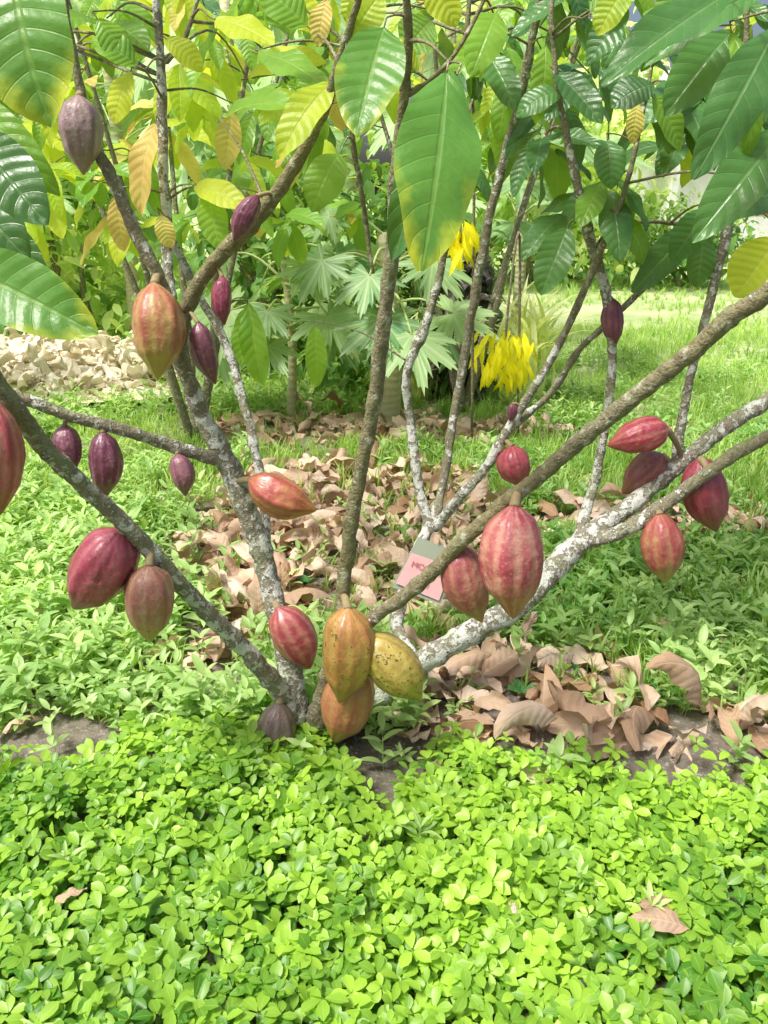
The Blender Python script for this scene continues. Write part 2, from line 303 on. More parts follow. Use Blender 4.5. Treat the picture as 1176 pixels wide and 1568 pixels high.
def cluster(tip,n,size,tone,src=None,bbuf=None,lbuf=None,mi=0,toneset=(0,1,2,1,3)):
    nb_=nearest(tip)[0] if src is None else src
    twig(bbuf or bb,nb_,tip,.005,.002,.12,.3,mi)
    for i in range(n):
        an=random.uniform(0,6.283); el=random.uniform(-1.35,-.15)
        d=np.array([math.cos(an)*math.cos(el),math.sin(an)*math.cos(el),math.sin(el)])
        p=tip+d*.02+rng.normal(0,.02,3)
        s=size*random.uniform(.65,1.2); M=frames([d],[[random.uniform(-.3,.3),-.6,1]])[0]*s
        tn=tone if random.random()<.65 else random.choice(toneset)
        scatter(lbuf or lb,[random.choice(LT)],[p],M[None],np.array([random.random()]),tn)
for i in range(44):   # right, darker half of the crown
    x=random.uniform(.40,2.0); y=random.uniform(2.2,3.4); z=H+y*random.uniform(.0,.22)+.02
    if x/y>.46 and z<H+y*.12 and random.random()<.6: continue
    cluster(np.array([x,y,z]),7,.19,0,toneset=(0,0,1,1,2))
for i in range(24):
    x=random.uniform(-1.6,.5); y=random.uniform(2.4,3.6); z=H+y*random.uniform(.08,.24)
    cluster(np.array([x,y,z]),6,.19,random.choice([1,1,2]),toneset=(2,2,1,4,0))
for i in range(14):   # overhead canopy above the frame, unseen clusters added to dapple the light
    x=random.uniform(-1.8,1.8); y=random.uniform(1.6,3.0); z=H+y*random.uniform(.30,.5)+.12
    cluster(np.array([x,y,z]),6,.22,random.choice([0,1,1]))
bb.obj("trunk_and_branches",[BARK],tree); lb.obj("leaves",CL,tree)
def cactree(nm,x,y,z0,z1,rad,ncl,tones,size=.26):
    e=empty(nm,(x,y,0)); tb=Buf(); lf_=Buf(); limbs=[]
    for k in range(5):
        a=k*1.3+.4; p=np.array([x,y,-.05]); q=np.array([x+math.cos(a)*rad*.35,y+math.sin(a)*rad*.25,z1*.45]); r=np.array([x+math.cos(a)*rad*.8,y+math.sin(a)*rad*.5,z1*.95])
        C=catmull([p,(p+q)/2+rng.normal(0,.03,3),q,r],8); tube(tb,C,np.linspace(.03,.009,len(C)),8,.6,0,.15); limbs.append(C)
    S=np.concatenate(limbs)
    for i in range(ncl):
        tip=np.array([x+random.uniform(-1,1)*rad,y+random.uniform(-.6,.6)*rad,random.uniform(z0,z1)])
        src=S[int(np.argmin(np.linalg.norm(S-tip,axis=1)))]
        cluster(tip,6,size,random.choice(tones),src,tb,lf_,0,(2,1,2,4,1))
    tb.obj("trunk_and_limbs",[BARK],e); lf_.obj("leaves",CL,e)
cactree("cacao_tree.001",-1.15,4.6,1.25,2.6,1.0,36,[2,1,2,1,2])
cactree("cacao_tree.002",.55,5.4,1.55,2.9,1.1,30,[1,1,2,0])
cactree("cacao_tree.003",-2.9,5.2,1.0,2.6,.9,24,[1,2,2])
# ------------------------------------------------------------ cacao pods
def podmat(body,fur,tip,spots=0.,bloom=.2,rough=.33,tipamt=.8):
    m,nt,o=newmat("pod_skin"); g=G(nt); ob=g.obj(); rd=g.attr('rnd'); U,V=g.uv()
    n0=g.noise(ob,14,3,.5); n1=g.noise(ob,38,4,.6); n2=g.noise(ob,120,4,.65); n3=g.noise(ob,300,2)
    col=g.mix(g.rng(n0,.35,.68),body,g.mix(.35,body,fur))
    e=g.math('ADD',g.math('MULTIPLY',rd,.8),g.math('MULTIPLY',g.math('SUBTRACT',n1,.5),1.3))
    e=g.math('ADD',e,g.math('MULTIPLY',g.math('SUBTRACT',n0,.5),.9))
    col=g.mix(g.rng(e,.35,.90,0,.75),col,fur)
    tf=g.math('ADD',V,g.math('MULTIPLY',g.math('SUBTRACT',n0,.5),.6))
    col=g.mix(g.rng(tf,.6,.95,0,tipamt),col,tip)
    col=g.mix(g.rng(n2,.54,.74,0,bloom*.8),col,(.72,.60,.54)); col=g.mix(g.rng(n3,.62,.72,0,.35),col,(.09,.04,.03))
    col=g.mix(g.rng(rd,.0,.22,.25,0),col,(.08,.02,.02))
    if spots: col=g.mix(g.rng(g.math('ADD',n2,g.math('MULTIPLY',n1,.6)),.98-spots*.12,1.02-spots*.12,0,.85),col,(.05,.035,.02))
    nb=g.bump(g.math('ADD',n2,g.math('MULTIPLY',n1,1.5)),.40,.004)
    nt.links.new(g.bsdf(col,g.rng(n2,.3,.7,rough-.04,rough+.18),nb,.55,.25),o.inputs[0]); return m
stm,nt,o=newmat("pod_stalk"); g=G(nt); nt.links.new(g.bsdf(g.mix(g.noise(g.obj(),60),(.2,.14,.07),(.42,.34,.18)),.8),o.inputs[0])
CR=((.36,.035,.065),(.56,.25,.18),(.33,.08,.05)); PU=((.13,.028,.065),(.26,.09,.12),(.15,.04,.06)); RG=((.42,.12,.07),(.50,.36,.12),(.46,.38,.06))
GB=((.24,.15,.15),(.38,.28,.25),(.30,.20,.15)); OG=((.46,.20,.06),(.54,.38,.10),(.40,.25,.05)); OL=((.42,.30,.06),(.54,.44,.11),(.38,.30,.04))
BK=((.12,.09,.08),(.23,.17,.13),(.17,.11,.06)); MR=((.27,.03,.06),(.38,.11,.12),(.21,.035,.045))
PODS=[((120,145),(128,268),64,'D',-.03,GB,0,.35),((395,298),(358,370),35,'A',-.035,PU,0,.3),((341,423),(344,498),31,'A',-.01,((.19,.02,.055),(.30,.07,.10),(.17,.02,.04)),0,.1),
((303,493),(330,588),39,'A',-.03,PU,0,.3),((236,432),(241,580),80,'D',-.05,RG,0,.3),((98,650),(113,726),43,'C',.01,PU,0,.4),((157,660),(160,764),51,'C',-.01,PU,0,.4),
((271,694),(284,760),36,'C',-.02,((.22,.07,.11),(.32,.15,.16),(.22,.09,.09)),0,.3),((-10,612),(-2,790),68,'B',-.03,CR,0,.1),((380,733),(484,782),62,'A',-.05,((.40,.07,.06),(.50,.25,.10),(.52,.28,.05)),0,.15),
((188,812),(113,932),92,'B',-.0,MR,0,.2),((228,865),(229,983),75,'B',-.04,((.34,.13,.09),(.46,.29,.18),(.40,.24,.07)),.2,.35),((425,930),(475,1023),66,'A',-.05,CR,0,.15),
((533,930),(520,1076),82,'F',-.05,OG,.5,.2),((560,972),(645,1072),76,'G',-.03,OL,.65,.1),((548,1010),(512,1136),78,'F',.0,((.46,.16,.08),(.52,.31,.11),(.42,.26,.06)),.0,.2),
((428,1075),(403,1188),62,'B',-.03,BK,.3,.2),((788,772),(786,947),96,'G',-.03,((.38,.04,.075),(.64,.34,.24),(.36,.11,.07)),0,.5),((700,832),(738,953),68,'G',.03,((.32,.07,.08),(.44,.22,.14),(.36,.17,.08)),.1,.3),
((783,682),(797,746),50,'I3',-.02,((.31,.03,.06),(.38,.1,.1),(.27,.06,.04)),0,.1),((1024,655),(930,682),54,'H',-.06,CR,0,.2),((1015,695),(953,756),54,'H',.02,((.25,.06,.07),(.36,.16,.12),(.24,.09,.05)),0,.2),
((1072,700),(1097,814),66,'H2',.06,MR,0,.1),((1010,785),(1019,892),63,'H2',-.02,((.36,.07,.07),(.46,.26,.12),(.38,.34,.08)),0,.2),((937,456),(941,533),33,'J1',-.0,PU,0,.1),((785,617),(781,646),16,'I3',.0,PU,0,.1)]
np_=0
for (bu,bv),(tu,tv),wd,br,off,cols,spots,bloom in PODS:
    best=1e9
    for p,nm in zip(SA,NAME):
        if nm!=br: continue
        k=dep(p); uu=588+F*p[0]/k; q=(p[1]*SP-(H-p[2])*CP)/k; vv=784-F*q
        d=(uu-bu)**2+(vv-bv)**2
        if d<best: best=d; bp=p
    y0=bp[1]+off
    if br in('A','F','G','B','D') and off<0: y0-=.012
    a=at(bu,bv,y0); t=at(tu,tv,y0-random.uniform(-.01,.03)); L=np.linalg.norm(t-a); r=wd/2*dep((a+t)/2)/F
    ax=(t-a)/L; M=frames([ax],[[0,-1,.3]])[0]
    NS,NR=80,40; vs=[];uv=[];rr=[]; ph=random.uniform(0,6.28); seed=random.uniform(0,50); bend=random.uniform(-.05,.05)
    pk=random.uniform(.76,.94); rs=random.uniform(.045,.07); tp=random.uniform(.32,.5)
    for j in range(NR+1):
        v=j/NR
        prof=max(math.sin(math.pi*min(1,(v**pk)*.992+.004)),0)**.6
        if v>.72: prof*=1-tp*((v-.72)/.28)**1.1
        if v<.12: prof*=.66+.34*(v/.12)
        env=min(1,prof*1.3)
        for i in range(NS):
            th=2*math.pi*i/NS+ph+.25*math.sin(v*2)
            c=abs(math.cos(2.5*th)); fine=math.cos(10*th)
            rid=rs*(1-1.7*(1-c)**2)+.032*fine
            q=Vector((math.cos(th)*2.2,math.sin(th)*2.2,v*5+seed)); wart=.035*noise.noise(q*2.6)+.06*noise.noise(q*.7)+.018*noise.noise(q*6)
            R=r*prof*(1+env*(rid+wart)-.04)
            vs.append(M@np.array([R*math.cos(th)+bend*L*math.sin(math.pi*v),v*L,R*math.sin(th)])+a); uv.append((i/NS,v)); rr.append(min(1,max(0,.42-.42*fine+.45*(1-c))))
    fs=[(j*NS+i,j*NS+(i+1)%NS,(j+1)*NS+(i+1)%NS,(j+1)*NS+i) for j in range(NR) for i in range(NS)]
    b=Buf(); b.add(vs,fs,uv,rr,0)
    nb_,_,dd=nearest(a,br); sr=max(.0035,r*.14)
    if dd<.004: nb_=nb_+np.array([0,.01,.01])
    mid=(nb_+a)/2-ax*.004
    tube(b,catmull([nb_,mid,a+ax*L*.03],5),np.linspace(sr*.9,sr*1.4,11),8,0,1)
    b.obj("cacao_pod" if np_==0 else "cacao_pod.%03d"%np_,[podmat(*cols,spots=spots,bloom=bloom),stm]); np_+=1
# ------------------------------------------------------------ tag hanging by the stems
tag=empty("plant_label",tuple(at(650,880,2.1)))
def flat(name,C,mat,th,parent):
    C=[np.array(c) for c in C]; n=np.cross(C[1]-C[0],C[3]-C[0]); n/=np.linalg.norm(n)
    V=[c for c in C]+[c+n*th for c in C]; Fc=[(0,1,2,3),(7,6,5,4),(0,4,5,1),(1,5,6,2),(2,6,7,3),(3,7,4,0)]
    me=bpy.data.meshes.new(name); me.from_pydata([tuple(v) for v in V],[],Fc); me.materials.append(mat)
    o=bpy.data.objects.new(name,me); scene.collection.objects.link(o); o.parent=parent
    o.matrix_parent_inverse=Matrix.Translation(-parent.location); return o,n
m1,nt,o=newmat("pink_card"); g=G(nt); nt.links.new(g.bsdf(g.mix(g.noise(g.obj(),30),(.86,.48,.48),(.90,.56,.54)),.35),o.inputs[0])
m2,nt,o=newmat("clear_sleeve"); g=G(nt); nt.links.new(g.bsdf((.40,.45,.34),.2),o.inputs[0])
m3,nt,o=newmat("red_ink"); g=G(nt); nt.links.new(g.bsdf((.6,.16,.2),.6),o.inputs[0])
yl=2.14
c0,c1,c2,c3=at(630,846,yl),at(692,868,yl-.01),at(672,920,yl-.05),at(606,893,yl-.04)
o,n=flat("card",[c0,c1,c2,c3],m1,.001,tag); nn=n if n[1]<0 else -n
s0,s1,s2,s3=at(641,822,yl+.02),at(702,846,yl+.01),at(675,926,yl-.053),at(600,899,yl-.043)
off=-nn*.004
flat("sleeve",[s0+off,s1+off,s2+off,s3+off],m2,.001,tag)
for txt,fr,sz in(("MONOH",.30,.026),("W51",.74,.026)):
    cu=bpy.data.curves.new("lettering",'FONT'); cu.body=txt; cu.size=sz; cu.align_x='CENTER'; cu.align_y='CENTER'; cu.extrude=.0002
    ot=bpy.data.objects.new("lettering",cu); scene.collection.objects.link(ot); cu.materials.append(m3)
    xx=(c1-c0)/np.linalg.norm(c1-c0); yy=np.cross(nn,xx)
    cpt=(c0+c1)/2*(1-fr)+(c3+c2)/2*fr+nn*.003
    ot.parent=tag; ot.matrix_parent_inverse=Matrix.Translation(-tag.location)
    ot.matrix_basis=Matrix(((xx[0],yy[0],nn[0],cpt[0]),(xx[1],yy[1],nn[1],cpt[1]),(xx[2],yy[2],nn[2],cpt[2]),(0,0,0,1)))
b=Buf(); q=nearest((s0+s1)/2)[0]; tube(b,catmull([(s0+s1)/2,((s0+s1)/2+q)/2+np.array([0,0,.01]),q],5),.0012,6); b.obj("string",[m2],tag)
# ------------------------------------------------------------ perennial peanut ground cover
lt=leaf(1,4,.60,.35,.28,0,0,0,1.25,0,.7)
def quad(tilt,j):
    ps=[]
    for a in (26,-26,108,-108):
        a=math.radians(a+random.uniform(-9,9)); d=(math.sin(a),math.cos(a),tilt+random.uniform(-.12,.12)); ps.append(xf(lt,d,(0,0,1),(d[0]*.1,d[1]*.1,0),random.uniform(.88,1.05)))
    st=leaf(1,2,.05,.2,.3); ps.append(xf(st,(0,.35,-1),(0,1,0),(0,0,0),2.0)); return combine(ps)
QT=[quad(t,0) for t in(.0,.1,.2,.1,.35,-.12)]
def edge(x): return 1.63+.05*math.sin(x*5+1)+.09*noise.noise(Vector((x*3,0,5)))+(.20 if -.70<x<-.12 else 0)-(.24*math.exp(-((x-.0)/.09)**2))-(.07 if x<-.75 else 0)
P=[]
while len(P)<7400:
    x=random.uniform(-1.6,1.6); y=random.uniform(.35,1.95)
    if abs(x)>.62*y+.35: continue
    e=edge(x)
    if y>e+random.gauss(0,.04): continue
    if noise.noise(Vector((x*9,y*9,0)))<-.32 and random.random()<.6: continue
    P.append((x,y))
P=np.array(P); n=len(P)
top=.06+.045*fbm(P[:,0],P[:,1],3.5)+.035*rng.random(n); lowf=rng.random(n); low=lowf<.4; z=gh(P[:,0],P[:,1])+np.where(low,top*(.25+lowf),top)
d=np.column_stack([rng.normal(0,1,n),rng.normal(0,1,n),rng.normal(0,.18,n)]); up=np.column_stack([rng.normal(0,.26,n),rng.normal(-.3,.26,n),np.ones(n)])
M=frames(d,up)*(.035*rng.uniform(.5,1.2,n))[:,None,None]
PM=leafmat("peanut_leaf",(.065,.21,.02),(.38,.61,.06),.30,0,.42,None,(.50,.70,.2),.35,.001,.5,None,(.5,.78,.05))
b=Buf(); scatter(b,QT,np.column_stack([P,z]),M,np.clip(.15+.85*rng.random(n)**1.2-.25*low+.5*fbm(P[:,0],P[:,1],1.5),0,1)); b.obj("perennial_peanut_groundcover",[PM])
# ------------------------------------------------------------ weeds
wl=leaf(1,5,.36,.6,.3,0,0,0,.8)
def weed(nodes,h,ls):
    ps=[]; bx,by=random.uniform(-.3,.3),random.uniform(-.3,.3)
    for k in range(nodes):
        f=(k+1)/nodes; p=(bx*h*f*f,by*h*f*f,h*f); a0=k*1.57+random.uniform(-.3,.3)
        for s in(0,math.pi):
            a=a0+s; d=(math.cos(a),math.sin(a),.25+.2*f+random.uniform(-.2,.2)); ps.append(xf(wl,d,(0,0,1),p,ls*(1.1-.45*abs(f-.5))*random.uniform(.8,1.1)))
    ps.append(xf(leaf(1,2,.04,.1,.3),(bx,by,1),(0,1,0),(0,0,0),h)); return combine(ps)
WT=[weed(random.choice([3,4,5]),random.uniform(.05,.14),random.uniform(.034,.066)) for _ in range(9)]
def inlit(x,y):
    E=[(-.15,3.2,.85,1.0),(.36,2.02,.45,.28),(1.4,3.3,.8,.2),(0,4.8,1.2,.45),(.8,1.79,.8,.07),(-.55,2.2,.12,.25)]
    return min(((x-a)/c)**2+((y-bq)/d_)**2 for a,bq,c,d_ in E)+.6*noise.noise(Vector((x*3,y*3,7)))
P=[]
while len(P)<6000:
    x=random.uniform(-4.2,4.0); y=random.uniform(1.66,7.5)
    if abs(x)>.56*y+.5: continue
    q=inlit(x,y)
    if q<.9 and random.random()<.92: continue
    if x>.1 and random.random()<.4: continue
    if y<1.82+(.05 if x<-.75 else 0) and random.random()<.9: continue
    if y>3.5 and (random.random()<.45 or noise.noise(Vector((x*1.2,y*1.2,4)))<-.05): continue
    if y>5 and random.random()<.5: continue
    P.append((x,y))
P=np.array(P); n=len(P); M=frames(np.column_stack([rng.normal(0,1,n),rng.normal(0,1,n),rng.normal(0,.12,n)]),np.column_stack([rng.normal(0,.2,n),rng.normal(-.1,.2,n),np.ones(n)]))*rng.uniform(.6,1.45,n)[:,None,None]
WM=leafmat("weed_leaf",(.12,.30,.06),(.54,.72,.28),.35,0,.42,None,(.6,.75,.42),.3,.001,.5,None)
rv=.65*rng.random(n)+.25+.5*fbm(P[:,0],P[:,1],1.2)-.25*(P[:,0]>.2)
b=Buf(); scatter(b,WT,np.column_stack([P,gh(P[:,0],P[:,1])-.005]),M,np.clip(rv,0,1)); b.obj("weeds",[WM])
b=Buf()
def bigweed():
    ps=[]
    for k in range(7):
        a=k*2.4+random.uniform(-.4,.4); f=k/6; ps.append(xf(leaf(2,7,.24,.9,.3,.01),(math.cos(a),math.sin(a),.25+.9*f),(0,0,1),(0,0,.5*f),1.05-.55*f))
    ps.append(xf(leaf(1,2,.05,.1,.3),(0,0,1),(0,1,0),(0,0,-.7),1.2)); return combine(ps)
BW=[bigweed() for _ in range(3)]
BR2=[combine([xf(leaf(2,7,.45,.9,.2,.02),(math.cos(a),math.sin(a),.35+.3*(i%2)),(0,0,1),(0,0,.1),.9) for i,a in enumerate(np.arange(0,12.5,1.1))])]
def gnd(u,v): 
    t=(v-784)/F; k=H/(SP+t*CP); return np.array([(u-588)/F*k,k*(CP-t*SP),0])
L1=[(245,1330,.07),(640,1320,.075),(110,1360,.06),(985,1435,.065),(885,1390,.06),(480,1290,.05),(330,1210,.05)]
pp=np.array([gnd(u,v)+np.array([0,0,.065]) for u,v,s in L1]); M=frames(np.column_stack([rng.normal(0,1,(len(pp),2)),np.zeros(len(pp))]),np.column_stack([rng.normal(0,.3,(len(pp),2)),np.ones(len(pp))]))*np.array([s for _,_,s in L1])[:,None,None]
scatter(b,BW,pp,M,rng.uniform(.6,1,len(pp))); b.obj("broadleaf_weeds",[WM])
b=Buf(); L2=[(835,1085,.085),(870,1050,.07),(800,1070,.06),(1010,1080,.09),(560,900,.06),(470,905,.07),(940,1010,.07),(1080,1020,.08),(1130,980,.08)]
pp=np.array([gnd(u,v)+np.array([0,0,.01]) for u,v,s in L2]); M=frames(np.column_stack([rng.normal(0,1,(len(pp),2)),np.zeros(len(pp))]),np.column_stack([rng.normal(0,.15,(len(pp),2)),np.ones(len(pp))]))*np.array([s for _,_,s in L2])[:,None,None]
scatter(b,BR2,pp,M,rng.uniform(0,.4,len(pp))); b.obj("rosette_plants",[leafmat("rosette_leaf",(.06,.22,.06),(.14,.36,.11),.25,5,.3)])
# ------------------------------------------------------------ grass
def tuft(nb,h,wd,lean=.6):
    ps=[]
    for i in range(nb):
        a=random.uniform(0,6.28); l=random.uniform(.1,lean); d=(math.cos(a)*l,math.sin(a)*l,1); hh=h*random.uniform(.6,1.1)
        t=leaf(1,4,wd/hh,random.uniform(.5,1.6),.3,0,0,0,.6)
        ps.append(xf(t,d,(-math.cos(a),-math.sin(a),.3),(random.gauss(0,.012),random.gauss(0,.012),0),hh))
    return combine(ps)
GM=leafmat("grass_blade",(.13,.30,.05),(.52,.68,.26),.4,0,.5,None,(.55,.68,.3),.2,.0005,.5,None,matte=True)
T1=[tuft(7,.16,.010,1.1) for _ in range(5)]; T2=[tuft(9,.09,.005,.8) for _ in range(5)]; T3=[tuft(7,.11,.010,.8) for _ in range(4)]
b=Buf(); P=[]
while len(P)<2300:
    x=random.uniform(-.2,2.6) if random.random()<.8 else random.uniform(-2.5,.2); y=random.uniform(1.85,4.4)
    q=inlit(x,y)
    if q<.8 and random.random()<.85: continue
    if y<1.95 and random.random()<.7: continue
    if abs(x)>.56*y+.4: continue
    P.append((x,y))
def rot(n,s,t=.15): return frames(np.column_stack([rng.normal(0,1,(n,2)),rng.normal(0,.1,n)]),np.column_stack([rng.normal(0,t,(n,2)),np.ones(n)]))*s[:,None,None]
P=np.array(P);n=len(P); scatter(b,T1,np.column_stack([P,gh(P[:,0],P[:,1])]),rot(n,rng.uniform(.5,1.1,n)),np.clip(rng.random(n)*.9+.3*fbm(P[:,0],P[:,1],2),0,1))
P=[]
while len(P)<8500:
    y=random.uniform(3.6,9); x=random.uniform(-.6,.6)*y
    if inlit(x,y)<.9 and random.random()<.8: continue
    if y>5 and noise.noise(Vector((x*.9,y*.9,9)))<-.2 and random.random()<.6: continue
    P.append((x,y))
P=np.array(P);n=len(P); scatter(b,T2,np.column_stack([P,gh(P[:,0],P[:,1])]),rot(n,rng.uniform(.4,1.8,n)),np.clip(rng.random(n)*.6+.3+.7*fbm(P[:,0],P[:,1],.7),0,1))
n=7000; y=rng.uniform(8,24,n);x=rng.uniform(-.62,.62,n)*y; fz=fbm(x,y,.35); kk=fz>-.25; x=x[kk];y=y[kk];fz=fz[kk];n=len(x)
scatter(b,T3,np.column_stack([x,y,gh(x,y)]),rot(n,rng.uniform(.3,1.5,n)*(1+.6*fz)),np.clip(rng.random(n)*.6+.4+.6*fz,0,1)); b.obj("grass",[GM])
# ------------------------------------------------------------ leaf litter
DT=[leaf(3,8,wd_,dr,fo,wa,ph,tw,.9,cu) for wd_,dr,fo,wa,ph,tw,cu in [(.42,1.2,.5,.08,0,.5,.2),(.36,-.9,.2,.09,1,-.6,.3),(.40,.8,-.5,.08,2,.8,-.3),(.36,1.8,.3,.07,3,.2,.6),(.44,.3,.1,.1,4,-.3,.1),(.38,-1.4,.6,.07,5,.9,-.2),(.34,2.4,.3,.07,2,1.4,.6),(.30,-2.2,.9,.08,1,-1.2,.7)]]
DM=leafmat("dry_leaf",(.20,.11,.06),(.86,.72,.58),.12,8,.7,None,(.68,.52,.38),.35,.004,.25,7,(.7,.4,.15),False,(.56,.32,.15))
DP=leafmat("pale_dry_leaf",(.62,.54,.38),(.90,.86,.74),.15,8,.7,None,(.85,.8,.6),.3,.004,.25,None,(.8,.7,.5),True)
b=Buf(); P=[]
while len(P)<1400:
    x=random.uniform(-2,2.6); y=random.uniform(1.72,5.4)
    if inlit(x,y)>.85 and random.random()<.985: continue
    if y>4.2 and random.random()<.4: continue
    P.append((x,y))
P=np.array(P);n=len(P)
z=gh(P[:,0],P[:,1])+.012+.065*rng.random(n)**1.5
M=frames(np.column_stack([rng.normal(0,1,(n,2)),rng.normal(0,.28,n)]),np.column_stack([rng.normal(0,.5,(n,2)),np.where(rng.random(n)<.5,1,-1)]))*(.05+.17*rng.random(n)**.8)[:,None,None]
scatter(b,DT,np.column_stack([P,z]),M,rng.random(n)**.7)
L3=[(885,1075,.16,.9),(780,1185,.13,1),(810,1150,.12,.6),(1120,1105,.15,.8),(1160,1130,.11,.9),(690,1185,.08,.7),(660,1130,.09,.6),(1045,1470,.11,.3),(1030,1440,.08,.2),(780,1425,.06,.6),(95,1430,.06,.4),(640,1100,.13,.7),(690,1060,.14,.9),(740,1045,.14,.8),(840,1000,.15,.8),(715,1150,.09,.9),(760,1010,.15,.7),(1010,1000,.12,.7),(1140,860,.2,.9),(860,750,.22,.9)]
for u,v,s,r_ in L3:
    p=gnd(u,v)+np.array([0,0,.085 if v>1200 else .03]); Mx=frames([[random.gauss(0,1),random.gauss(0,.6),.05]],[[0,-.2,1]])*s
    scatter(b,DT[:5],[p],Mx,np.array([r_]))
b.obj("dry_leaf_litter",[DM])
# pale heap of husks/leaves on a tarp, back left
hp=Buf(); n=2400; a=rng.uniform(0,6.283,n); rr=np.sqrt(rng.random(n)); x=-3.1+rr*np.cos(a)*1.7; y=6.5+rr*np.sin(a)*1.1; z=.05+.12*(1-rr**2)+rng.random(n)*.05
M=frames(np.column_stack([rng.normal(0,1,(n,2)),rng.normal(0,.3,n)]),np.column_stack([rng.normal(0,.4,(n,2)),np.ones(n)]))*rng.uniform(.12,.26,n)[:,None,None]
scatter(hp,DT,np.column_stack([x,y,z]),M,rng.random(n)); hp.obj("dry_leaf_heap",[DP])
ph=[]
for j in range(11):
    for i in range(40):
        r_=j/10; A=2*math.pi*i/40; w_=1+.06*math.sin(3*A+1)+.04*math.sin(7*A); ph.append((-3.1+r_*math.cos(A)*1.9*w_,6.5+r_*math.sin(A)*1.5*w_,.05+.07*(1-r_**2)+.015*math.sin(9*A+j)))
fs=[(j*40+i,j*40+(i+1)%40,(j+1)*40+(i+1)%40,(j+1)*40+i) for j in range(10) for i in range(40)]
b=Buf(); b.add(ph,fs,np.zeros((len(ph),2)),0); m,nt,o=newmat("tarp_yellow"); g=G(nt); nt.links.new(g.bsdf(g.mix(g.rng(g.noise(g.obj(),3),.4,.6),(.85,.72,.35),(.85,.82,.74)),.6),o.inputs[0]); b.obj("tarp",[m])
# ------------------------------------------------------------ papaya trees
def papleaf(ph):
    vs=[(0,0,0)];uv=[(.5,0)]; nl=7; pat=[(-.5,.40),(-.42,.58),(-.34,.74),(-.26,.62),(-.19,.70),(-.12,.88),(-.05,.86),(0,1.0),(.05,.86),(.12,.88),(.19,.70),(.26,.62),(.34,.74),(.42,.58)]
    for k in range(nl):
        A=math.radians(-150+300*(k+.5)/nl); dl=math.radians(300/nl); sc=1-.28*abs(k-3)/3
        for o_,r_ in pat:
            an=A+o_*dl*1.0; R=r_*sc; zz=-.30*R*R+.06*math.sin(an*5+ph)*R - .10*abs(o_)*R; vs.append((R*math.sin(an),R*math.cos(an),zz)); uv.append((.5+.5*o_*1.6,r_))
    n=len(vs)-1; fs=[(0,i+2 if i+1<n else 1,i+1,SENT) for i in range(n-1)]
    return np.array(vs),np.array(fs),np.array(uv)
PT=[papleaf(q) for q in(0,1.5,3)]
PPM=leafmat("papaya_leaf",(.09,.26,.11),(.44,.64,.28),.3,0,.42,None,(.62,.72,.42),.5,.002,.5,4)
m,nt,o=newmat("papaya_trunk"); g=G(nt); ob=g.obj(); n1=g.noise(ob,5,4); wv=g.n('ShaderNodeTexWave',bands_direction='Z'); nt.links.new(ob,wv.inputs[0]); wv.inputs['Scale'].default_value=7; wv.inputs['Distortion'].default_value=3
nt.links.new(g.bsdf(g.mix(g.rng(n1,.3,.7),g.mix(wv.outputs['Fac'],(.42,.39,.24),(.52,.49,.31)),(.50,.50,.27)),.8,g.bump(wv.outputs['Fac'],.25,.01)),o.inputs[0]); PTM=m
m,nt,o=newmat("papaya_petiole"); g=G(nt); nt.links.new(g.bsdf(g.mix(g.noise(g.obj(),8),(.38,.5,.16),(.5,.58,.25)),.5),o.inputs[0]); PET=m
npap=0
def papaya(x,y,h,n,ls,zlo=.25,tr=.065,rtone=(0,1)):
    global npap
    b=Buf(); C=catmull([(x,y,-.05),(x+.03,y,h*.5),(x-.02,y+.03,h)],8); tube(b,C,np.linspace(tr*1.15,tr*.6,len(C)),12,0,1)
    for i in range(n):
        a=i*2.4+random.uniform(-.3,.3); f=random.uniform(0,1); zb=h-f*zlo; pl=ls*random.uniform(1.0,1.9); el=random.uniform(-.35,.75)
        d=np.array([math.cos(a)*math.cos(el),math.sin(a)*math.cos(el),math.sin(el)]); s=np.array([x,y,zb]); e=s+d*pl-np.array([0,0,pl*.15])
        tube(b,catmull([s,s+d*pl*.5+np.array([0,0,.03]),e],4),np.linspace(.010,.006,9),6,0,2)
        dd=np.array([d[0],d[1],random.uniform(-.9,-.2)]); scatter(b,PT,[e],frames([dd],[[d[0]*.3,-.6,.8]])*ls*random.uniform(.7,1.15),np.array([random.uniform(*rtone)]),0)
    b.obj("papaya_tree" if npap==0 else "papaya_tree.%03d"%npap,[PPM,PTM,PET]); npap+=1
papaya(.02,4.95,1.2,14,.32,.5,.07)
papaya(-.62,5.1,1.15,20,.34,.7,.03)
papaya(-1.3,7.6,2.9,22,.5,1.4,.07,(.3,1)); papaya(-2.6,8.4,3.4,24,.6,1.6,.07,(.5,1)); papaya(.6,8.2,3.0,18,.5,1.2,.06,(.2,1)); papaya(-.4,9.5,3.6,20,.55,1.4,.07,(.4,1)); papaya(1.1,6.8,1.8,12,.4,.6,.05,(.1,.8)); papaya(-3.6,9.0,2.4,22,.6,1.2,.07,(.5,1))
